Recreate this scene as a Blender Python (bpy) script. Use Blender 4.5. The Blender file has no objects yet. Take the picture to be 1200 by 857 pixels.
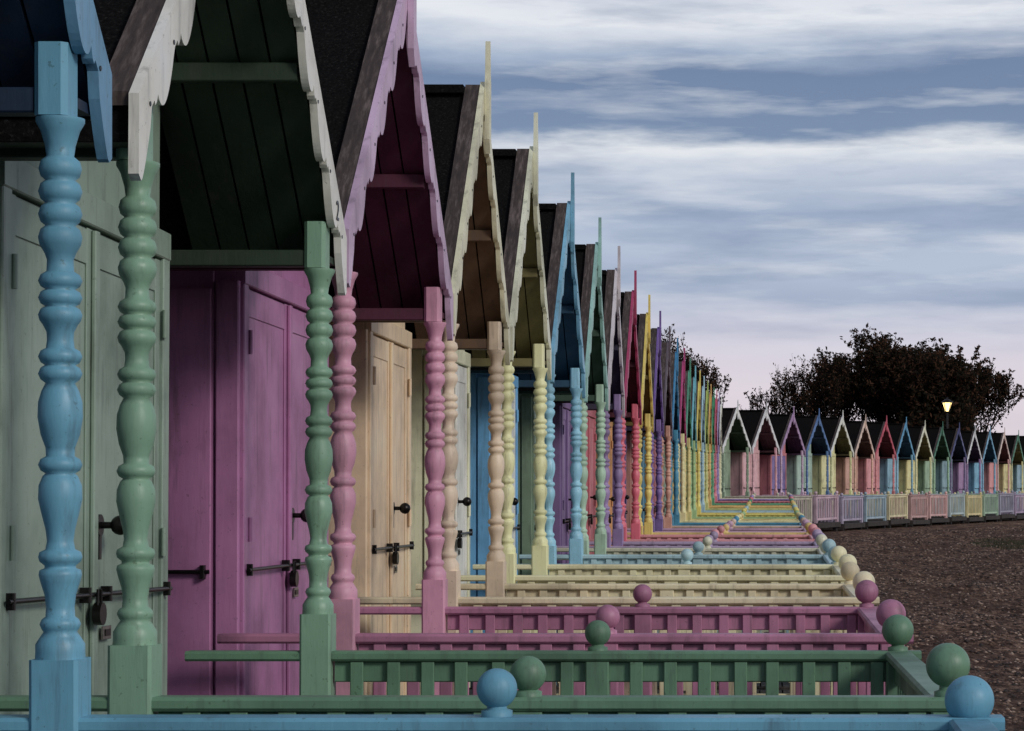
import bpy, math, random
from mathutils import Vector, Matrix
random.seed(7)
scene = bpy.context.scene
COL = scene.collection

def srgb(r, g, b):
    def f(c):
        c /= 255.0
        return c/12.92 if c <= 0.04045 else ((c+0.055)/1.055)**2.4
    return (f(r), f(g), f(b), 1.0)

# ------------------------------------------------------------------ materials
def new_mat(name):
    m = bpy.data.materials.new(name); m.use_nodes = True
    nt = m.node_tree
    for n in list(nt.nodes): nt.nodes.remove(n)
    out = nt.nodes.new('ShaderNodeOutputMaterial')
    bs = nt.nodes.new('ShaderNodeBsdfPrincipled')
    nt.links.new(bs.outputs[0], out.inputs[0])
    return m, nt, bs

def noise(nt, vec, scale, detail=4, rough=0.55):
    n = nt.nodes.new('ShaderNodeTexNoise')
    n.inputs['Scale'].default_value = scale
    n.inputs['Detail'].default_value = detail
    n.inputs['Roughness'].default_value = rough
    nt.links.new(vec, n.inputs['Vector'])
    return n.outputs['Fac']

def mapping(nt, vec, sc):
    m = nt.nodes.new('ShaderNodeMapping')
    m.inputs['Scale'].default_value = sc
    nt.links.new(vec, m.inputs['Vector'])
    return m.outputs[0]

def ramp(nt, fac, stops):
    r = nt.nodes.new('ShaderNodeValToRGB')
    el = r.color_ramp.elements
    while len(el) < len(stops): el.new(0.5)
    for e, (p, c) in zip(el, stops):
        e.position = p; e.color = c
    nt.links.new(fac, r.inputs[0])
    return r.outputs[0]

def mix(nt, fac, a, b, mode='MIX'):
    m = nt.nodes.new('ShaderNodeMix'); m.data_type = 'RGBA'; m.blend_type = mode
    for sock, v in ((m.inputs[0], fac), (m.inputs[6], a), (m.inputs[7], b)):
        if isinstance(v, bpy.types.NodeSocket): nt.links.new(v, sock)
        else: sock.default_value = v
    return m.outputs[2]

def bump(nt, bs, h, strength, dist):
    b = nt.nodes.new('ShaderNodeBump')
    b.inputs['Strength'].default_value = strength
    b.inputs['Distance'].default_value = dist
    nt.links.new(h, b.inputs['Height'])
    nt.links.new(b.outputs[0], bs.inputs['Normal'])

PAINTS = {}
def paint(c, k=1.0, rough=0.40):
    key = (c, k, rough)
    if key in PAINTS: return PAINTS[key]
    m, nt, bs = new_mat('paint_%d_%d_%d' % c)
    base = srgb(*c)
    lum = 0.3*base[0]+0.55*base[1]+0.15*base[2]
    base = [x*0.80+lum*0.20 for x in base[:3]]
    base = (base[0]*1.04, base[1]*1.0, base[2]*0.93)
    base = tuple(min(0.82, x*k*1.04) for x in base[:3]) + (1,)
    geo = nt.nodes.new('ShaderNodeNewGeometry')
    P = geo.outputs['Position']
    n1 = noise(nt, P, 2.3, 5, 0.6)
    streak = noise(nt, mapping(nt, P, (22, 22, 2.2)), 1.0, 5, 0.65)
    fine = noise(nt, mapping(nt, P, (60, 60, 60)), 1.0, 3, 0.6)
    dark = tuple(x*0.62 for x in base[:3]) + (1,)
    lite = tuple(min(0.85, x*1.14+0.012) for x in base[:3]) + (1,)
    c1 = ramp(nt, n1, [(0.3, dark), (0.52, base), (0.75, lite)])
    gf = ramp(nt, streak, [(0.54, (0, 0, 0, 1)), (0.76, (0.55, 0.55, 0.55, 1))])
    grime = (0.055, 0.05, 0.042, 1)
    c2 = mix(nt, gf, c1, grime)
    cf = ramp(nt, fine, [(0.66, (0, 0, 0, 1)), (0.71, (0.7, 0.7, 0.7, 1))])
    c3 = mix(nt, cf, c2, (base[0]*0.45+0.02, base[1]*0.45+0.02, base[2]*0.42+0.015, 1))
    nt.links.new(c3, bs.inputs['Base Color'])
    rr = ramp(nt, n1, [(0.3, (rough+0.22,)*3+(1,)), (0.7, (rough-0.04,)*3+(1,))])
    nt.links.new(rr, bs.inputs['Roughness'])
    grain = noise(nt, mapping(nt, P, (45, 45, 7)), 1.0, 4, 0.6)
    bump(nt, bs, grain, 0.5, 0.003)
    PAINTS[key] = m
    return m

def mat_felt():
    m, nt, bs = new_mat('roofing_felt')
    geo = nt.nodes.new('ShaderNodeNewGeometry'); P = geo.outputs['Position']
    f = noise(nt, P, 90, 3, 0.7); g = noise(nt, P, 1.7, 5, 0.6)
    a = ramp(nt, f, [(0.35, (0.003, 0.003, 0.003, 1)), (0.6, (0.009, 0.009, 0.009, 1)), (0.75, (0.040, 0.037, 0.035, 1))])
    b = mix(nt, ramp(nt, g, [(0.45, (0, 0, 0, 1)), (0.75, (0.4, 0.4, 0.4, 1))]), a, (0.014, 0.011, 0.010, 1))
    nt.links.new(b, bs.inputs['Base Color'])
    bs.inputs['Roughness'].default_value = 1.0
    bs.inputs['Specular IOR Level'].default_value = 0.05
    bump(nt, bs, f, 0.6, 0.004)
    return m

def mat_wood(name, c0, c1, c2, sc=(6, 6, 40)):
    m, nt, bs = new_mat(name)
    geo = nt.nodes.new('ShaderNodeNewGeometry'); P = geo.outputs['Position']
    g = noise(nt, mapping(nt, P, sc), 1.0, 6, 0.65)
    h = noise(nt, P, 5, 4, 0.6)
    a = ramp(nt, g, [(0.3, c0), (0.5, c1), (0.7, c2)])
    b = mix(nt, ramp(nt, h, [(0.4, (0, 0, 0, 1)), (0.7, (0.6, 0.6, 0.6, 1))]), a, c0)
    nt.links.new(b, bs.inputs['Base Color'])
    bs.inputs['Roughness'].default_value = 0.85
    bump(nt, bs, g, 0.5, 0.004)
    return m

def mat_plain(name, c, rough=0.5, metal=0.0):
    m, nt, bs = new_mat(name)
    geo = nt.nodes.new('ShaderNodeNewGeometry'); P = geo.outputs['Position']
    g = noise(nt, P, 30, 4, 0.6)
    a = ramp(nt, g, [(0.35, tuple(x*0.6 for x in c)+(1,)), (0.7, tuple(x*1.3 for x in c)+(1,))])
    nt.links.new(a, bs.inputs['Base Color'])
    bs.inputs['Roughness'].default_value = rough
    bs.inputs['Metallic'].default_value = metal
    return m

FELT = mat_felt()
VERGE = mat_wood('weathered_timber', (0.026, 0.018, 0.016, 1), (0.060, 0.042, 0.037, 1), (0.18, 0.14, 0.125, 1), (50, 9, 9))
DECK = mat_wood('deck_timber', (0.02, 0.016, 0.014, 1), (0.045, 0.036, 0.032, 1), (0.08, 0.065, 0.06, 1), (40, 4, 10))
IRON = mat_plain('dark_iron', (0.016, 0.014, 0.013), 0.35, 0.6)
STEEL = mat_plain('dull_steel', (0.30, 0.27, 0.25), 0.35, 0.8)
PILE = mat_plain('tarred_pile', (0.02, 0.017, 0.015), 0.9)

# ------------------------------------------------------------------ mesh builder
class MB:
    def __init__(s): s.v = []; s.f = []; s.m = []; s.s = []
    def add(s, vs, fs, mat=0, smooth=False):
        o = len(s.v); s.v.extend(vs)
        for f in fs:
            s.f.append(tuple(i+o for i in f)); s.m.append(mat); s.s.append(smooth)
    def box(s, x0, x1, y0, y1, z0, z1, mat=0, ch=0.004):
        d = [x1-x0, y1-y0, z1-z0]; ax = d.index(max(d))
        lo = [x0, y0, z0]; hi = [x1, y1, z1]
        a, b = [(1, 2), (2, 0), (0, 1)][ax]
        c = min(ch, d[a]*0.3, d[b]*0.3)
        pr = [(lo[a]+c, lo[b]), (hi[a]-c, lo[b]), (hi[a], lo[b]+c), (hi[a], hi[b]-c), (hi[a]-c, hi[b]), (lo[a]+c, hi[b]), (lo[a], hi[b]-c), (lo[a], lo[b]+c)]
        vs = []
        for t in (lo[ax], hi[ax]):
            for p in pr:
                q = [0, 0, 0]; q[ax] = t; q[a] = p[0]; q[b] = p[1]; vs.append(tuple(q))
        fs = [(i, (i+1) % 8, 8+(i+1) % 8, 8+i) for i in range(8)]
        fs += [tuple(range(7, -1, -1)), tuple(range(8, 16))]
        s.add(vs, fs, mat)
    def extr(s, pts, x0, x1, mat=0):      # pts in (y,z), ccw seen from +x
        n = len(pts)
        vs = [(x0, p[0], p[1]) for p in pts]+[(x1, p[0], p[1]) for p in pts]
        fs = [(i, (i+1) % n, n+(i+1) % n, n+i) for i in range(n)]
        fs += [tuple(range(n-1, -1, -1)), tuple(range(n, 2*n))]
        s.add(vs, fs, mat)
    def strip(s, top, bot, x0, x1, mat=0):   # lists of (y,z)
        n = len(top); vs = []
        for x in (x0, x1):
            vs += [(x, p[0], p[1]) for p in top]+[(x, p[0], p[1]) for p in bot]
        T0, B0, T1, B1 = 0, n, 2*n, 3*n; fs = []
        for i in range(n-1):
            fs += [(T1+i, B1+i, B1+i+1, T1+i+1), (T0+i+1, B0+i+1, B0+i, T0+i),
                   (T0+i, T1+i, T1+i+1, T0+i+1), (B0+i+1, B1+i+1, B1+i, B0+i)]
        fs += [(T0, B0, B1, T1), (T1+n-1, B1+n-1, B0+n-1, T0+n-1)]
        s.add(vs, fs, mat)
    def lathe(s, cx, cy, prof, seg, mat=0, smooth=True):
        vs = []; fs = []
        for z, r in prof:
            for k in range(seg):
                a = 2*math.pi*k/seg; vs.append((cx+r*math.cos(a), cy+r*math.sin(a), z))
        for i in range(len(prof)-1):
            for k in range(seg):
                k2 = (k+1) % seg
                fs.append((i*seg+k, i*seg+k2, (i+1)*seg+k2, (i+1)*seg+k))
        s.add(vs, fs, mat, smooth)
        n = len(prof)
        s.add(vs[(n-1)*seg:], [tuple(range(seg))], mat)
        s.add(vs[:seg], [tuple(range(seg-1, -1, -1))], mat)
    def ball(s, cx, cy, cz, r, seg, mat=0):
        rings = max(6, seg//2)
        prof = [(cz-r*math.cos(math.pi*(0.04+0.92*i/rings)), r*math.sin(math.pi*(0.04+0.92*i/rings))) for i in range(rings+1)]
        s.lathe(cx, cy, prof, seg, mat)
    def cyl(s, p, q, r, seg=8, mat=0, r2=None, caps=True):
        p = Vector(p); q = Vector(q); d = (q-p)
        if d.length < 1e-6: return
        d.normalize(); u = d.orthogonal().normalized(); w = d.cross(u)
        r2 = r if r2 is None else r2; vs = []
        for c, rr in ((p, r), (q, r2)):
            for k in range(seg):
                a = 2*math.pi*k/seg; vs.append(tuple(c+u*rr*math.cos(a)+w*rr*math.sin(a)))
        s.add(vs, [(k, (k+1) % seg, seg+(k+1) % seg, seg+k) for k in range(seg)], mat, True)
        if caps: s.add(vs, [tuple(range(seg-1, -1, -1)), tuple(range(seg, 2*seg))], mat)
    def obj(s, name, mats, parent=None):
        me = bpy.data.meshes.new(name); me.from_pydata(s.v, [], s.f)
        me.polygons.foreach_set('material_index', s.m)
        me.polygons.foreach_set('use_smooth', s.s)
        for m in mats: me.materials.append(m)
        me.update()
        o = bpy.data.objects.new(name, me); COL.objects.link(o)
        if parent: o.parent = parent
        return o

# ------------------------------------------------------------------ beach hut
SC = 0.002057
def colprofile():
    pts = [(765, 27), (757, 26), (750, 21), (744, 17), (741, 19), (736, 21), (731, 19), (728, 15), (718, 14.5), (705, 16), (692, 20),
           (684, 22), (679, 21), (677, 16), (674, 16), (670, 21), (665, 22.5), (660, 21), (657, 15), (648, 13.5), (636, 15), (620, 19),
           (604, 22.5), (590, 22), (580, 18), (577, 15), (574, 20), (568, 22.5), (562, 20), (559, 14.5), (550, 15), (536, 20), (518, 23),
           (502, 22.5), (490, 19), (482, 15), (478, 20), (472, 22.5), (466, 20), (463, 15.5), (460, 20), (454, 22.5), (448, 20), (445, 14.5),
           (436, 13.5), (428, 14), (420, 18), (416, 21), (410, 22.5), (404, 20), (401, 15), (398, 20), (392, 22.5), (386, 20), (383, 15),
           (380, 20), (374, 22.5), (368, 20), (364, 14), (352, 13.5), (345, 16), (336, 21), (328, 22.5), (320, 20), (316, 15), (312, 20),
           (304, 22.5), (296, 20), (292, 15), (288, 20), (280, 22.5), (272, 20), (268, 15), (264, 20), (256, 22), (248, 20), (243, 14), (232, 15.5), (216, 20), (207, 25), (203, 25)]
    return [(1.22+(765-y)*SC, r*SC) for y, r in pts]
CP = colprofile()
RIDGE = 3.66

def lin(a, b, n): return [a+(b-a)*i/(n-1) for i in range(n)]

def make_hut(X, Y, Z, c, rot=0.0, hw=1.05, lod=0, inner=True, dz=(0, 0, 0, 0), extras=None, seed=0, tilt=0.0):
    rnd = random.Random(seed*13+5)
    root = bpy.data.objects.new('beach_hut', None); COL.objects.link(root)
    root.location = (X, Y, Z); root.rotation_euler = (tilt, 0, rot)
    root.empty_display_size = 0.3
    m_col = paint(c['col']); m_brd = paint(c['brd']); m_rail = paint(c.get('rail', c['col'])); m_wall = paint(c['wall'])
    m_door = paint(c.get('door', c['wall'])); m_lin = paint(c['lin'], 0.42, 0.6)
    seg = 28 if lod == 0 else (14 if lod == 1 else 8)
    ys = hw/1.05
    ye = hw+0.16
    def zz(y, off=0.0): return RIDGE-(RIDGE-2.495)*abs(y)/ye+off
    # columns
    b = MB()
    prof = CP if lod < 2 else CP[::2]+[CP[-1]]
    for sy in (-1, 1):
        cy = sy*hw
        b.box(-0.053, 0.053, cy-0.053, cy+0.053, 0.25, 1.205, 0, 0.008)
        b.lathe(0, cy, [(1.2, 0.053)]+[(z, min(r, 0.052)) for z, r in prof], seg, 0)
        b.box(-0.045, 0.027, cy-0.045, cy+0.045, 2.378, 2.535, 0, 0.012)
    b.obj('columns', [m_col], root)
    # beams + lining
    b = MB()
    for sy in (-1, 1):
        cy = sy*hw
        b.box(-3.0, -0.049, cy-0.03, cy+0.03, 2.385, 2.44, 0)
        # soffit between beam and eave
        y0_, y1_ = sorted((cy+sy*0.028, sy*(ye-0.012)))
        b.box(-3.0, 0.026, y0_+0.003 if sy < 0 else y0_+0.003, y1_, 2.405, 2.428, 0)
    n = 5; x0 = -0.47; x1 = 0.028; w = (x1-x0)/n
    for sy in (-1, 1):
        for i in range(n):
            a = x0+i*w+0.004; e = x0+(i+1)*w-0.004
            t = rnd.uniform(0, 0.004)
            P = [(sy*0.0, zz(0, -0.045-t)), (sy*(ye-0.01), zz(ye-0.01, -0.045-t)), (sy*(ye-0.01), zz(ye-0.01, -0.065-t)), (0, zz(0, -0.065-t))]
            if sy > 0: P = P[::-1]
            b.extr(P, a, e, 0)
    b.box(-0.46, 0.02, -0.03, 0.03, zz(0)-0.17, zz(0)-0.075, 0)
    for sy in (-1, 1):
        yp = sy*0.62*ys
        b.box(-0.46, 0.02, yp-0.022, yp+0.022, zz(yp)-0.135, zz(yp)-0.075, 0)
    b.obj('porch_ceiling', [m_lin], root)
    # walls
    b = MB(); yn = -(hw-0.25); yf = hw-0.35; xw = -0.45; xb = -3.0
    def wallpoly(ya, yb): return [(ya, 0.25), (yb, 0.25), (yb, zz(yb)-0.08), (0, zz(0)-0.08), (ya, zz(ya)-0.08)]
    b.extr(wallpoly(yn, yf), xb, xw, 0)
    nb = 9
    for i in range(nb):
        a = xb+(xw-0.07-xb)*i/nb; e = xb+(xw-0.07-xb)*(i+1)/nb
        b.box(a+0.004, e-0.004, yn-0.016, yn-0.001, 0.3, zz(yn)-0.1, 0, 0.003)
        b.box(a+0.004, e-0.004, yf+0.001, yf+0.016, 0.3, zz(yf)-0.1, 0, 0.003)
    for yy, s_ in ((yn, -1), (yf, 1)):
        b.box(xw-0.065, xw+0.022, min(yy, yy+s_*0.03), max(yy, yy+s_*0.03), 0.26, 2.37, 0, 0.005)
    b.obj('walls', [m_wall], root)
    # doors
    b = MB(); xf = xw+0.001; zt = 2.36; z0 = 0.30
    b.box(xf, xf+0.035, yn+0.001, yn+0.07, z0, zt, 0)
    b.box(xf, xf+0.035, yf-0.07, yf-0.001, z0, zt, 0)
    b.box(xf, xf+0.038, yn+0.001, yf-0.001, zt+0.001, zt+0.09, 0)
    ym = (yn+yf)/2
    for a, e in ((yn+0.078, ym-0.004), (ym+0.004, yf-0.078)):
        b.box(xf, xf+0.018, a, e, z0, zt-0.006, 1, 0.003)
        b.box(xf+0.0185, xf+0.024, a, a+0.05, z0, zt-0.006, 1, 0.003)
        b.box(xf+0.0185, xf+0.024, e-0.05, e, z0, zt-0.006, 1, 0.003)
        for zc, hh in ((z0+0.05, 0.05), (zt-0.06, 0.05)):
            b.box(xf+0.0185, xf+0.023, a+0.051, e-0.051, zc-hh, zc+hh, 1, 0.003)
    b.box(xf+0.025, xf+0.04, ym-0.02, ym+0.02, z0, zt-0.01, 1, 0.004)
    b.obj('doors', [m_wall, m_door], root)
    # door hardware
    b = MB(); xh = xf+0.036
    zb = 1.30
    b.cyl((xh+0.012, yn+0.02, zb), (xh+0.012, yf-0.02, zb), 0.0075, 8)
    for yy in (yn+0.05, ym-0.1, ym+0.1, yf-0.05):
        b.box(xh-0.012, xh+0.02, yy-0.009, yy+0.009, zb-0.022, zb+0.022, 0)
    b.cyl((xh+0.012, ym-0.035, zb-0.055), (xh+0.036, ym-0.035, zb-0.055), 0.033, 14)
    b.cyl((xh+0.024, ym-0.052, zb-0.03), (xh+0.024, ym-0.048, zb+0.016), 0.005, 6)
    b.cyl((xh+0.024, ym-0.018, zb-0.03), (xh+0.024, ym-0.022, zb+0.016), 0.005, 6)
    b.cyl((xh-0.01, ym+0.06, 1.50), (xh+0.04, ym+0.06, 1.50), 0.010, 8)
    if lod < 2:
        b.ball(xh+0.055, ym+0.06, 1.50, 0.029, 14)
        b.cyl((xh-0.008, ym+0.06, 1.50), (xh-0.001, ym+0.06, 1.50), 0.032, 16)
        b.box(xh-0.008, xh-0.002, ym+0.048, ym+0.072, 1.40, 1.468, 0)
        b.box(xh-0.008, xh-0.002, ym+0.09, ym+0.17, 1.165, 1.205, 2)
        b.box(xh-0.0015, xh+0.001, ym+0.105, ym+0.155, 1.175, 1.195, 0)
        for zq in (0.6, 1.45, 2.15):
            for yy in (yn+0.075, yf-0.075):
                b.cyl((xf+0.040, yy, zq-0.045), (xf+0.040, yy, zq+0.045), 0.008, 8, 1)
    b.obj('door_hardware', [IRON, m_wall, STEEL], root)
    # roof
    b = MB()
    for sy in (-1, 1):
        P = [(0, zz(0, 0)), (sy*ye, zz(ye, 0)), (sy*ye, zz(ye, -0.044)), (0, zz(0, -0.044))]
        if sy > 0: P = P[::-1]
        b.extr(P, -3.1, 0.029, 0)
        # fascia closing the eave
        P = [(sy*ye, zz(ye, -0.045)), (sy*ye, 2.40), (sy*(ye-0.011), 2.40), (sy*(ye-0.011), zz(ye, -0.045))]
        if sy > 0: P = P[::-1]
        b.extr(P, -3.1, 0.0285, 0)
        for k, xx in enumerate((-2.2, -1.25, -0.5)):
            P2 = [(0, zz(0, 0.006)), (sy*(ye+0.004), zz(ye+0.004, 0.006)), (sy*(ye+0.004), zz(ye+0.004, 0.001)), (0, zz(0, 0.001))]
            if sy > 0: P2 = P2[::-1]
            b.extr(P2, xx-0.42, xx, 0)
        P3 = [(sy*0.01, zz(0.01, 0.036)), (sy*(ye+0.015), zz(ye+0.015, 0.036)), (sy*(ye+0.015), zz(ye+0.015, 0.002)), (sy*0.01, zz(0.01, 0.002))]
        if sy > 0: P3 = P3[::-1]
        b.extr(P3, -0.045, 0.0295, 1)
    b.box(-3.1, -0.05, -0.07, 0.07, zz(0)-0.03, zz(0)+0.016, 0)
    b.obj('roof', [FELT, VERGE], root)
    # bargeboards
    b = MB()
    nsm = 120 if lod == 0 else (60 if lod == 1 else 24)
    Y1 = ye+0.03; per = 0.185+0.02*(seed % 3)
    for sy in (-1, 1):
        yy = lin(0.0, Y1, nsm); top = []; bot = []
        for y in yy:
            f = ((Y1-0.10-y)/per) % 1.0
            if y > Y1-0.10:
                q = (y-(Y1-0.10))/0.10
                dr = 0.150+0.080*math.sin(min(1, q*1.15)*math.pi/2)-0.04*max(0, q-0.75)/0.25
            else:
                g = 1-f     # 0 -> 1 going down the slope: round lobe, then a small fillet step
                if g < 0.72: dr = 0.108+0.082*math.sin(g/0.72*math.pi)**0.7
                elif g < 0.86: dr = 0.132
                else: dr = 0.112
            top.append((sy*y, zz(y, 0.042))); bot.append((sy*y, zz(y, 0.042)-dr))
        if sy < 0:
            top = top[::-1]; bot = bot[::-1]
        b.strip(top, bot, 0.031, 0.056, 0)
    b.obj('bargeboards', [m_brd], root)
    b = MB()
    zt_ = zz(0)
    b.extr([(-0.035, zt_-0.26), (0, zt_-0.33), (0.035, zt_-0.26), (0.035, zt_+0.03), (0.022, zt_+0.08), (0.006, zt_+0.25), (-0.006, zt_+0.25), (-0.022, zt_+0.08), (-0.035, zt_+0.03)], 0.057, 0.082, 0)
    b.obj('finial', [m_brd], root)
    if lod == 0:
        b = MB()
        for sy in (-1, 1):
            for q in lin(0.15, ye-0.06, 6):
                b.cyl((0.054, sy*q, zz(q)-0.05), (0.0585, sy*q, zz(q)-0.05), 0.006, 8)
        b.obj('screws', [IRON], root)
    # deck
    b = MB()
    nx = 34
    for i in range(nx):
        a = -3.05+5.1*i/nx
        b.box(a+0.004, a+5.1/nx-0.004, -hw-0.06, hw+0.06, 0.215, 0.248+rnd.uniform(-0.002, 0.0015), 0, 0.003)
    b.box(2.052, 2.08, -hw-0.065, hw+0.065, 0.10, 0.245, 0)
    b.box(-3.05, 2.05, -hw-0.09, -hw-0.065, 0.06, 0.245, 0)
    b.box(-3.05, 2.05, hw+0.065, hw+0.09, 0.06, 0.245, 0)
    for px in (-2.9, -1.4, 0, 1.0, 1.95):
        for py in (-hw+0.1, hw-0.1):
            b.box(px-0.06, px+0.06, py-0.06, py+0.06, -0.35, 0.213, 1)
    b.obj('deck', [DECK, PILE], root)
    # railing
    b = MB(); XO = 1.97; XI = 0.95; RT = 1.08
    for sy in (-1, 1):
        cy = sy*hw
        b.box(-0.44, XO+0.075, cy-0.045, cy+0.045, RT-0.034, RT, 0, 0.008)
        b.box(0.061, XO-0.045, cy-0.016, cy+0.016, RT-0.105, RT-0.036, 0)
        b.box(0.061, XO-0.045, cy-0.016, cy+0.016, 0.33, 0.395, 0)
        n = 16; sp = (XO-0.1)/n
        for i in range(n):
            xc = 0.061+sp*(i+0.7)
            if abs(xc-XI) < 0.06: continue
            j = rnd.uniform(-0.006, 0.006)
            b.box(xc-0.022+j, xc+0.022+j, cy-0.036, cy-0.018, 0.30, RT-0.037, 0, 0.003)
        b.box(XI-0.04, XI+0.04, cy-0.041, cy+0.041, 0.25, RT-0.036, 0, 0.005)
        b.box(XO-0.044, XO+0.044, cy-0.0445, cy+0.0445, 0.25, RT-0.036, 0, 0.005)
    b.box(XO-0.046, XO+0.046, -hw+0.046, hw-0.046, RT-0.033, RT-0.001, 0, 0.008)
    b.box(XO-0.016, XO+0.016, -hw+0.046, hw-0.046, RT-0.105, RT-0.0355, 0)
    b.box(XO-0.016, XO+0.016, -hw+0.046, hw-0.046, 0.33, 0.395, 0)
    n = int(2*hw/0.135)
    if rot != 0: n = 11
    for i in range(n):
        yc = -hw+0.06+(2*hw-0.12)*(i+0.5)/n
        hwid = 0.022
        b.box(XO-0.010, XO+0.010, yc-hwid, yc+hwid, 0.396, RT-0.106, 0, 0.003)
    k = 0
    for sy in (-1, 1):
        for xx, r in ((XI, 0.044), (XO, 0.054)):
            h = dz[k]; k += 1
            if xx == XI and not inner: continue
            zb0 = RT
            jx, jy = rnd.uniform(-.004, .004), rnd.uniform(-.004, .004)
            b.lathe(xx+jx, sy*hw+jy, [(zb0-0.002, 0.034), (zb0+0.012, 0.034), (zb0+0.016, 0.022), (zb0+0.03+max(h, 0), 0.02)], seg, 0)
            b.ball(xx+jx, sy*hw+jy, zb0+0.018+r*0.95+h, r, seg if lod else 36, 0)
    b.obj('porch_railing', [m_rail], root)
    if extras: extras(root, hw, yn, yf, xw, zz, m_wall)
    return root

def ex_two(root, hw, yn, yf, xw, zz, mw):
    cu = bpy.data.curves.new('number_2', 'FONT'); cu.body = '2'; cu.size = 0.095; cu.extrude = 0.001
    cu.align_x = 'CENTER'; cu.align_y = 'CENTER'
    t = bpy.data.objects.new('number_2', cu); COL.objects.link(t)
    me = bpy.data.meshes.new_from_object(t); bpy.data.objects.remove(t)
    o = bpy.data.objects.new('number_2', me); COL.objects.link(o)
    me.materials.clear(); me.materials.append(IRON)
    o.parent = root
    o.location = (0.0585, 1.10, zz(1.10)-0.055); o.rotation_euler = (math.radians(90), 0, math.radians(90))

def ex_side(root, hw, yn, yf, xw, zz, mw):
    b = MB()
    y = yn-0.016
    b.box(-0.98, -0.53, y-0.016, y-0.001, 0.32, 2.34, 0, 0.004)
    b.cyl((-0.98, y-0.035, 1.295), (-0.53, y-0.035, 1.295), 0.008, 8, 1)
    for xx in (-0.92, -0.555):
        b.box(xx-0.009, xx+0.009, y-0.045, y-0.015, 1.27, 1.32, 1)
    b.box(-0.82, -0.72, y-0.022, y-0.015, 1.145, 1.18, 2)
    b.box(-0.805, -0.735, y-0.026, y-0.0225, 1.153, 1.172, 1)
    b.obj('side_shutter', [mw, IRON, STEEL], root)

def C(col, brd, wall, lin_, rail=None, door=None):
    d = dict(col=col, brd=brd, wall=wall, lin=lin_)
    if rail: d['rail'] = rail
    if door: d['door'] = door
    return d
H = [
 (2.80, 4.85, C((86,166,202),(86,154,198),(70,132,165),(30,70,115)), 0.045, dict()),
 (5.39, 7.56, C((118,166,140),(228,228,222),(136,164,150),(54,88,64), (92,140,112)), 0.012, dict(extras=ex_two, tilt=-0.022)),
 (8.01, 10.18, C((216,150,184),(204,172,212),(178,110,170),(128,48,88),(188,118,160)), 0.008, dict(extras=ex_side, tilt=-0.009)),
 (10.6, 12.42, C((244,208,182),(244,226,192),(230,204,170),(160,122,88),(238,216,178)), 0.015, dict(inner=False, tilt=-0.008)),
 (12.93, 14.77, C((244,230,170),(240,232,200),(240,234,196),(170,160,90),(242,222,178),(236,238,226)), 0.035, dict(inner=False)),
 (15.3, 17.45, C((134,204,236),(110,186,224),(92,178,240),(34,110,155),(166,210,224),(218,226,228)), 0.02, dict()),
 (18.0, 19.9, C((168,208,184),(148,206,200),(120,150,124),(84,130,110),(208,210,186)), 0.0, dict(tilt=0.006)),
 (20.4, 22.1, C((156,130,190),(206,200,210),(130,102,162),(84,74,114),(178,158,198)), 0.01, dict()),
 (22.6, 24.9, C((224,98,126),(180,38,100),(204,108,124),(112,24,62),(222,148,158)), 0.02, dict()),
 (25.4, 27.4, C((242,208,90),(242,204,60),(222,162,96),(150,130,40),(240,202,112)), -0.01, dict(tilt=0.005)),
 (27.9, 29.9, C((134,106,182),(112,80,166),(110,90,154),(70,50,110),(202,162,196)), 0.0, dict()),
]
cur = 30.45
RESTC = [C((216,158,140),(100,86,100),(188,130,120),(70,50,50),(214,184,166)), C((54,152,192),(26,138,195),(76,146,175),(20,90,120)),
 C((238,222,156),(190,44,126),(184,110,130),(110,24,70)), C((228,208,124),(66,162,130),(130,162,130),(40,90,70)),
 C((158,198,132),(96,188,208),(166,190,190),(60,110,120)), C((240,212,84),(242,210,60),(206,184,106),(130,110,40)),
 C((158,200,220),(160,206,228),(130,172,192),(60,100,120)), C((202,208,124),(170,196,72),(156,172,108),(80,100,40)),
 C((240,192,100),(242,180,70),(210,166,116),(130,90,50)), C((80,168,124),(48,164,112),(100,162,124),(30,90,60)),
 C((218,118,136),(210,78,114),(196,120,130),(110,40,60)), C((154,134,200),(180,160,218),(136,124,182),(70,60,110)),
 C((236,226,184),(240,235,220),(220,210,174),(120,110,80))]
jr = random.Random(3)
for i, cc in enumerate(RESTC):
    H.append((cur, cur+2.08, cc, jr.uniform(-0.02, 0.02), dict(tilt=jr.uniform(-0.006, 0.006)))); cur += 2.56

def gz(x, y):
    t = min(1, max(0, (y-40)/28.0)); t = t*t*(3-2*t)
    return 0.30*t

for i, (a, e, c, zo, kw) in enumerate(H):
    yc = (a+e)/2; hw = (e-a)/2
    lod = 0 if yc < 19 else (1 if yc < 32 else 2)
    dzs = (0.0, 0.0, 0.0, 0.0)
    if i == 0: dzs = (0, 0, 0.0, -0.035)
    if i == 1: dzs = (-0.006, 0.006, 0.0, 0.0)
    make_hut(-1.55, yc, gz(0, yc)+zo, c, 0.0, hw, lod, dz=dzs, seed=i, **kw)

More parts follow.
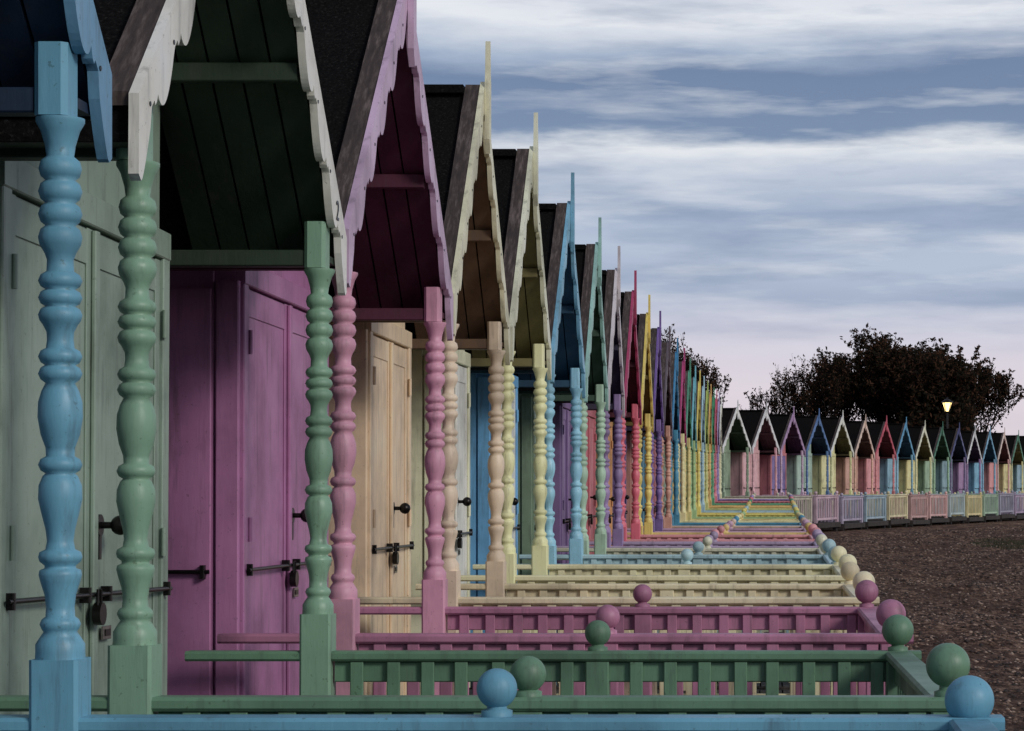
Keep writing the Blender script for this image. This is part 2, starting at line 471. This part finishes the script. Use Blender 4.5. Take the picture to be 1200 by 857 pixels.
FAR = [C((140,170,144),(235,235,230),(140,168,140),(60,90,60),(190,186,170)), C((224,168,184),(240,238,235),(232,180,190),(110,60,80),(200,170,190)),
 C((200,174,208),(176,140,190),(208,126,140),(100,60,110),(176,166,196),(130,112,182)), C((86,130,190),(76,124,188),(168,202,190),(30,60,110),(150,180,200)),
 C((242,230,166),(240,236,220),(240,226,164),(120,110,60),(224,214,170)), C((228,180,160),(228,200,184),(208,160,140),(100,70,60),(200,160,160)),
 C((222,134,142),(200,66,94),(232,154,162),(110,30,50),(220,176,176)), C((126,190,222),(80,166,214),(134,190,216),(40,90,120),(176,200,206)),
 C((242,230,176),(238,232,205),(238,218,144),(120,110,60),(226,212,150)), C((144,190,156),(54,120,94),(154,192,158),(40,80,60),(160,196,170)),
 C((126,110,160),(70,76,134),(134,176,190),(40,40,80),(160,160,186)), C((164,130,184),(235,230,235),(170,134,184),(70,50,90),(180,160,196)),
 C((124,190,226),(112,180,220),(118,190,226),(40,90,120),(170,204,220)), C((238,184,184),(240,204,196),(228,154,158),(110,60,60),(230,196,190)),
 C((242,226,164),(74,140,114),(232,218,150),(120,110,60)), C((136,180,210),(124,98,164),(140,184,204),(60,90,110)),
 C((222,162,180),(214,98,128),(222,162,180),(110,50,70)), C((170,200,160),(230,230,220),(160,190,156),(70,90,60))]
ang = math.atan2(11.5, 32)
px, py = -1.15, 65.7
for i, c in enumerate(FAR):
    make_hut(px, py, 0.30+0.03*math.sin(i*2.1), c, -ang+jr.uniform(-.02, .02), 1.03, 2, seed=100+i, tilt=jr.uniform(-0.008, 0.008))
    px += 2.5*math.sin(ang); py += 2.5*math.cos(ang)

# ------------------------------------------------------------------ ground
xs = [-700, -300, -120, -60, -30, -15, -8, -4, -2, -1, 0]+[0.3*i for i in range(1, 94)]+[32, 40, 60, 120, 300, 700]
ysl = [-300, -80, -20, -5, 0, 4, 8]+[10+0.4*i for i in range(205)]+[96, 102, 110, 120, 140, 180, 260, 500, 1200]
from mathutils import noise as mn
def ground_h(x, y):
    z = gz(x, y)
    if 0.7 < x < 30 and 8 < y < 95:
        row = 0.6 if y < 64 else 0.6+(y-64)*0.36
        a = min(1, max(0, (x-row)/2.5))
        z += a*(0.15*mn.noise(Vector((x*0.30, y*0.20, 0)))+0.09*mn.noise(Vector((x*1.1, y*0.5, 3)))+0.05*mn.noise(Vector((x*2.6, y*1.6, 7))))-0.12*a
    return z
V = []; F = []
for y in ysl:
    for x in xs:
        V.append((x, y, ground_h(x, y)))
nx = len(xs)
for j in range(len(ysl)-1):
    for i in range(nx-1):
        F.append((j*nx+i, j*nx+i+1, (j+1)*nx+i+1, (j+1)*nx+i))
me = bpy.data.meshes.new('ground'); me.from_pydata(V, [], F); me.update()
for p in me.polygons: p.use_smooth = True
gr = bpy.data.objects.new('ground', me); COL.objects.link(gr)
m, nt, bs = new_mat('shingle_sand')
geo = nt.nodes.new('ShaderNodeNewGeometry'); P = geo.outputs['Position']
n1 = noise(nt, mapping(nt, P, (0.6, 0.25, 1)), 1.0, 6, 0.6); n2 = noise(nt, mapping(nt, P, (10, 5, 10)), 1.0, 6, 0.75)
n3 = noise(nt, mapping(nt, P, (2.0, 0.7, 1)), 1.0, 6, 0.7)
a = ramp(nt, n2, [(0.37, (0.028, 0.015, 0.010, 1)), (0.5, (0.145, 0.084, 0.058, 1)), (0.63, (0.42, 0.275, 0.20, 1))])
b_ = mix(nt, ramp(nt, n1, [(0.42, (0.0,)*3+(1,)), (0.62, (0.6,)*3+(1,))]), a, (0.085, 0.047, 0.033, 1))
b2 = mix(nt, ramp(nt, n3, [(0.46, (0.0,)*3+(1,)), (0.62, (0.7,)*3+(1,))]), b_, (0.036, 0.021, 0.016, 1))
nt.links.new(b2, bs.inputs['Base Color']); bs.inputs['Roughness'].default_value = 0.95
bs.inputs['Specular IOR Level'].default_value = 0.1
bump(nt, bs, n2, 1.0, 0.09)
me.materials.append(m)

# pebbles
b = MB()
oct_v = [(1,0,0),(0,1,0),(-1,0,0),(0,-1,0),(0,0,1),(0,0,-1)]
oct_f = [(0,1,4),(1,2,4),(2,3,4),(3,0,4),(1,0,5),(2,1,5),(3,2,5),(0,3,5)]
for i in range(22000):
    y = 11+72*random.random()**1.4; x = 0.75+random.random()*(1+y*0.13)
    if y > 62 and x < 0.9+(y-62)*0.36+0.6: continue
    r = random.uniform(0.010, 0.028)*(1+0.010*y); an = random.random()*6.28
    ca, sa = math.cos(an), math.sin(an); sx = random.uniform(0.8, 1.5); z = ground_h(x, y)
    b.add([(x+r*(ca*p[0]*sx-sa*p[1]), y+r*(sa*p[0]*sx+ca*p[1]), z+r*0.55*p[2]) for p in oct_v], oct_f, random.choice((0, 0, 1, 1, 1, 2)), True)
b.obj('shingle_pebbles', [mat_plain('pebble_brown', (0.18, 0.11, 0.078), 0.8), mat_plain('pebble_dark', (0.035, 0.022, 0.018), 0.8), mat_plain('pebble_pale', (0.36, 0.26, 0.20), 0.8)])
b = MB()
for (gx, gy, rx, ry, n) in ((6.4, 60, 1.1, 5.0, 4200), (8.0, 52, 0.8, 3, 900), (9.5, 74, 1.3, 4, 1200)):
    for i in range(n):
        a = random.random()*6.28; q = math.sqrt(random.random())
        x = gx+rx*q*math.cos(a); y = gy+ry*q*math.sin(a); z = ground_h(x, y)
        h = random.uniform(0.02, 0.06); t = random.random()*6.28; w = 0.014
        b.add([(x-w*math.cos(t), y-w*math.sin(t), z-0.01), (x+w*math.cos(t), y+w*math.sin(t), z-0.01), (x+random.uniform(-.03, .03), y+random.uniform(-.03, .03), z+h)], [(0, 1, 2)])
b.obj('grass', [mat_plain('dry_grass', (0.05, 0.05, 0.024), 0.9)])

# ------------------------------------------------------------------ trees
BARK = mat_plain('bark', (0.018, 0.013, 0.011), 0.9)
LEAF1 = mat_plain('leaf_dark', (0.014, 0.012, 0.008), 0.95)
LEAF2 = mat_plain('leaf_autumn', (0.060, 0.030, 0.018), 0.9)
for M_ in (LEAF1, LEAF2, BARK): M_.node_tree.nodes['Principled BSDF'].inputs['Specular IOR Level'].default_value = 0.05
def make_tree(x, y, z0, H_, spread, nleaf, leafsz, depth=5, seed=1, trunks=1, name='autumn_tree', low=0.2):
    rnd = random.Random(seed)
    root = bpy.data.objects.new(name, None); COL.objects.link(root); root.location = (x, y, z0)
    b = MB(); tips = []
    def br(p, d, L, r, k):
        q = p
        steps = 3; dd = d.copy()
        for i in range(steps):
            dd = (dd+Vector((rnd.uniform(-.16, .16), rnd.uniform(-.16, .16), rnd.uniform(-.03, .14)))).normalized()
            nq = q+dd*(L/steps)
            b.cyl(q, nq, r*(1-0.2*i), 5, 0, r*(1-0.2*(i+1)), False)
            q = nq
            if k <= 3: tips.append((q.copy(), k))
        if k == 0: return
        n = rnd.choice((2, 3, 3)) if k < depth else 4
        for j in range(n):
            a = rnd.random()*6.28
            sp = rnd.uniform(0.35, 0.85)*spread
            nd = (dd+Vector((math.cos(a)*sp, math.sin(a)*sp, rnd.uniform(0.0, 0.35)))).normalized()
            br(q, nd, L*rnd.uniform(0.62, 0.86), max(r*0.55, 0.008), k-1)
    for t in range(trunks):
        off = Vector((rnd.uniform(-.5, .5), rnd.uniform(-.5, .5), -0.2)) if trunks > 1 else Vector((0, 0, -0.2))
        d0 = Vector((rnd.uniform(-.2, .2), rnd.uniform(-.2, .2), 1)).normalized()
        br(off, d0, H_*0.27, H_*0.02, depth)
    mz = max(v[2] for v in b.v); s = H_/mz
    b.v = [(v[0]*s, v[1]*s, v[2]*s) for v in b.v]
    b.obj('trunk_and_branches', [BARK], root)
    l = MB()
    tips = [(p*s, k) for p, k in tips if p.z*s > H_*low]
    for i in range(nleaf):
        p, k = rnd.choice(tips)
        sg = 0.022*H_*(0.30+0.32*k)
        c = p+Vector((rnd.gauss(0, sg), rnd.gauss(0, sg), rnd.gauss(0, sg*0.8)))
        u = Vector((rnd.gauss(0, 1), rnd.gauss(0, 1), rnd.gauss(0, 1))).normalized(); w = u.orthogonal().normalized()
        a = leafsz*rnd.uniform(0.6, 1.3)
        l.add([tuple(c-u*a), tuple(c+w*a*0.5), tuple(c+u*a), tuple(c-w*a*0.5)], [(0, 1, 2, 3)], 0 if rnd.random() < 0.62 else 1)
    l.obj('foliage', [LEAF1, LEAF2], root)
    return root
f_ = 2620.0
def wx(px_, d): return (px_-908)/f_*d
def wz(py_, d): return (572-py_)/f_*d+1.62
for k, (tx, ty, d, sp, nl, ls, dp, tr) in enumerate([
    (1034, 382, 130, 0.7, 12000, 0.105, 5, 2), (1078, 404, 128, 1.0, 18000, 0.12, 5, 2), (1106, 400, 127, 0.8, 18000, 0.12, 5, 3), (1126, 418, 131, 0.5, 14000, 0.11, 5, 3),
    (1010, 408, 132, 0.7, 10000, 0.105, 5, 2), (1055, 408, 135, 0.9, 16000, 0.12, 5, 3), (1092, 414, 134, 1.0, 16000, 0.12, 5, 3),
    (975, 412, 128, 0.6, 2800, 0.095, 5, 2), (945, 416, 130, 0.6, 1800, 0.09, 5, 2), (915, 444, 129, 0.7, 1300, 0.085, 4, 2), (893, 462, 131, 0.6, 500, 0.08, 4, 1), (992, 424, 131, 0.7, 3600, 0.10, 5, 2),
    (790, 384, 119, 0.5, 3200, 0.09, 5, 2), (806, 390, 122, 0.5, 2800, 0.09, 5, 2), (823, 425, 124, 0.5, 1200, 0.085, 4, 1)]):
    make_tree(wx(tx, d), d, 0.25, wz(ty, d)-0.25, sp, nl, ls, dp, seed=20+k, trunks=tr)
b = MB(); rnd = random.Random(5)
for i in range(30000):
    x = rnd.uniform(wx(925, 126), wx(1154, 126)); y = 126+rnd.uniform(-2, 8)
    e = (x-wx(925, 126))/(wx(1154, 126)-wx(925, 126))
    top = (2.4+4.6*e)*(0.75+0.35*mn.noise(Vector((x*0.7, y*0.2, 0)))+0.25)
    if e > 0.9: top *= max(0.2, math.sqrt((1-e)/0.1))
    z = rnd.random()**0.7*max(0.3, top)
    u = Vector((rnd.gauss(0, 1), rnd.gauss(0, 1), rnd.gauss(0, 1))).normalized(); w = u.orthogonal().normalized(); a = rnd.uniform(0.08, 0.2); c = Vector((x, y, 0.3+z))
    b.add([tuple(c-u*a), tuple(c+w*a*0.6), tuple(c+u*a), tuple(c-w*a*0.6)], [(0, 1, 2, 3)], rnd.choice((0, 0, 0, 1)))
b.obj('scrub_hedge', [LEAF1, LEAF2])

# ------------------------------------------------------------------ street lamp
d = 112; lx = wx(1110, d)
root = bpy.data.objects.new('street_lamp', None); COL.objects.link(root); root.location = (lx, d, 0.3)
hz = wz(476, d)-0.3
b = MB()
b.lathe(0, 0, [(0, 0.12), (0.5, 0.11), (0.55, 0.07), (hz-0.3, 0.045)], 12)
b.lathe(0, 0, [(hz-0.34, 0.06), (hz-0.30, 0.14), (hz-0.28, 0.14), (hz-0.27, 0.10)], 12)
b.lathe(0, 0, [(hz+0.17, 0.30), (hz+0.20, 0.30), (hz+0.32, 0.12), (hz+0.36, 0.05), (hz+0.44, 0.02)], 12)
for k in range(4):
    a = math.pi/4+k*math.pi/2
    b.cyl((0.11*math.cos(a), 0.11*math.sin(a), hz-0.27), (0.25*math.cos(a), 0.25*math.sin(a), hz+0.17), 0.018, 5)
b.obj('lamp_post', [IRON], root)
b = MB(); b.lathe(0, 0, [(hz-0.265, 0.10), (hz-0.05, 0.16), (hz+0.165, 0.23)], 12)
mg, nt, bs = new_mat('lit_glass')
bs.inputs['Base Color'].default_value = (0.9, 0.8, 0.5, 1)
bs.inputs['Emission Color'].default_value = (1.0, 0.74, 0.28, 1); bs.inputs['Emission Strength'].default_value = 2.5
b.obj('lantern_glass', [mg], root)

# ------------------------------------------------------------------ world
w = bpy.data.worlds.new('World'); scene.world = w; w.use_nodes = True
nt = w.node_tree
for n in list(nt.nodes): nt.nodes.remove(n)
out = nt.nodes.new('ShaderNodeOutputWorld'); bg = nt.nodes.new('ShaderNodeBackground'); nt.links.new(bg.outputs[0], out.inputs[0])
bg.inputs['Strength'].default_value = 0.11
SUN_EL = math.radians(27); SUN_AZ = math.radians(130)   # azimuth from +Y clockwise toward +X
sky = nt.nodes.new('ShaderNodeTexSky'); sky.sky_type = 'NISHITA'; sky.sun_disc = False
sky.sun_elevation = SUN_EL; sky.sun_rotation = SUN_AZ
tc = nt.nodes.new('ShaderNodeTexCoord'); D = tc.outputs['Generated']
sep = nt.nodes.new('ShaderNodeSeparateXYZ'); nt.links.new(D, sep.inputs[0])
def math_(op, a, b):
    n = nt.nodes.new('ShaderNodeMath'); n.operation = op
    for s_, v in ((n.inputs[0], a), (n.inputs[1], b)):
        if isinstance(v, bpy.types.NodeSocket): nt.links.new(v, s_)
        else: s_.default_value = v
    return n.outputs[0]
def g1(v): return (v, v, v, 1)
big = noise(nt, mapping(nt, D, (4.5, 4.5, 22)), 1.0, 7, 0.6)
zz_ = math_('ADD', sep.outputs[2], math_('MULTIPLY', math_('SUBTRACT', big, 0.5), 0.045))
zn = math_('MULTIPLY', zz_, 2.4)
def cl(r, g, b_):
    c = srgb(r, g, b_); return (c[0], c[1], c[2], 1)
def p_(z): return z*2.4
base = ramp(nt, zn, [(0.0, cl(210,198,207)), (p_(0.045), cl(216,206,216)), (p_(0.072), cl(202,200,215)), (p_(0.088), cl(158,170,194)), (p_(0.108), cl(176,187,207)),
    (p_(0.128), cl(156,170,194)), (p_(0.145), cl(190,198,213)), (p_(0.153), cl(222,225,230)), (p_(0.160), cl(118,137,166)), (p_(0.186), cl(108,127,158)),
    (p_(0.197), cl(160,174,196)), (p_(0.212), cl(224,227,233)), (p_(0.235), cl(170,181,201)), (p_(0.28), cl(130,142,164)), (p_(0.34), cl(160,169,187)), (1.0, cl(112,121,142))])
hi = ramp(nt, zn, [(p_(0.055), g1(0.1)), (p_(0.10), g1(1.0))])
st = noise(nt, mapping(nt, D, (9, 9, 70)), 1.0, 9, 0.56)
stf = mix(nt, 1.0, ramp(nt, st, [(0.49, g1(0)), (0.76, g1(0.75))]), hi, 'MULTIPLY')
c1 = mix(nt, stf, base, cl(230, 231, 235))
st2 = noise(nt, mapping(nt, D, (5.0, 5.0, 36)), 1.7, 8, 0.56)
stf2 = mix(nt, 1.0, ramp(nt, st2, [(0.49, g1(0)), (0.74, g1(0.7))]), hi, 'MULTIPLY')
c2 = mix(nt, stf2, c1, cl(116, 134, 165))
sc_ = mix(nt, 1.0, c2, (9.8, 9.8, 9.8, 1), 'MULTIPLY')
fin = mix(nt, 0.06, sc_, sky.outputs[0])
nt.links.new(fin, bg.inputs['Color'])

sd = bpy.data.lights.new('sun', 'SUN'); sd.energy = 1.5; sd.angle = math.radians(14); sd.color = (1.0, 0.95, 0.89)
so = bpy.data.objects.new('sun', sd); COL.objects.link(so)
dirv = Vector((math.sin(SUN_AZ)*math.cos(SUN_EL), math.cos(SUN_AZ)*math.cos(SUN_EL), math.sin(SUN_EL)))
so.rotation_euler = dirv.to_track_quat('Z', 'Y').to_euler()

# ------------------------------------------------------------------ camera
cam = bpy.data.cameras.new('camera'); co = bpy.data.objects.new('camera', cam); COL.objects.link(co)
co.location = (0, 0, 1.62); co.rotation_euler = (math.radians(90), 0, 0)
cam.sensor_width = 36; cam.lens = 2620/1200*36
cam.shift_x = -308/1200; cam.shift_y = 143.5/1200
cam.clip_end = 3000
scene.camera = co
scene.view_settings.view_transform = 'Standard'; scene.view_settings.look = 'None'; scene.view_settings.exposure = 0
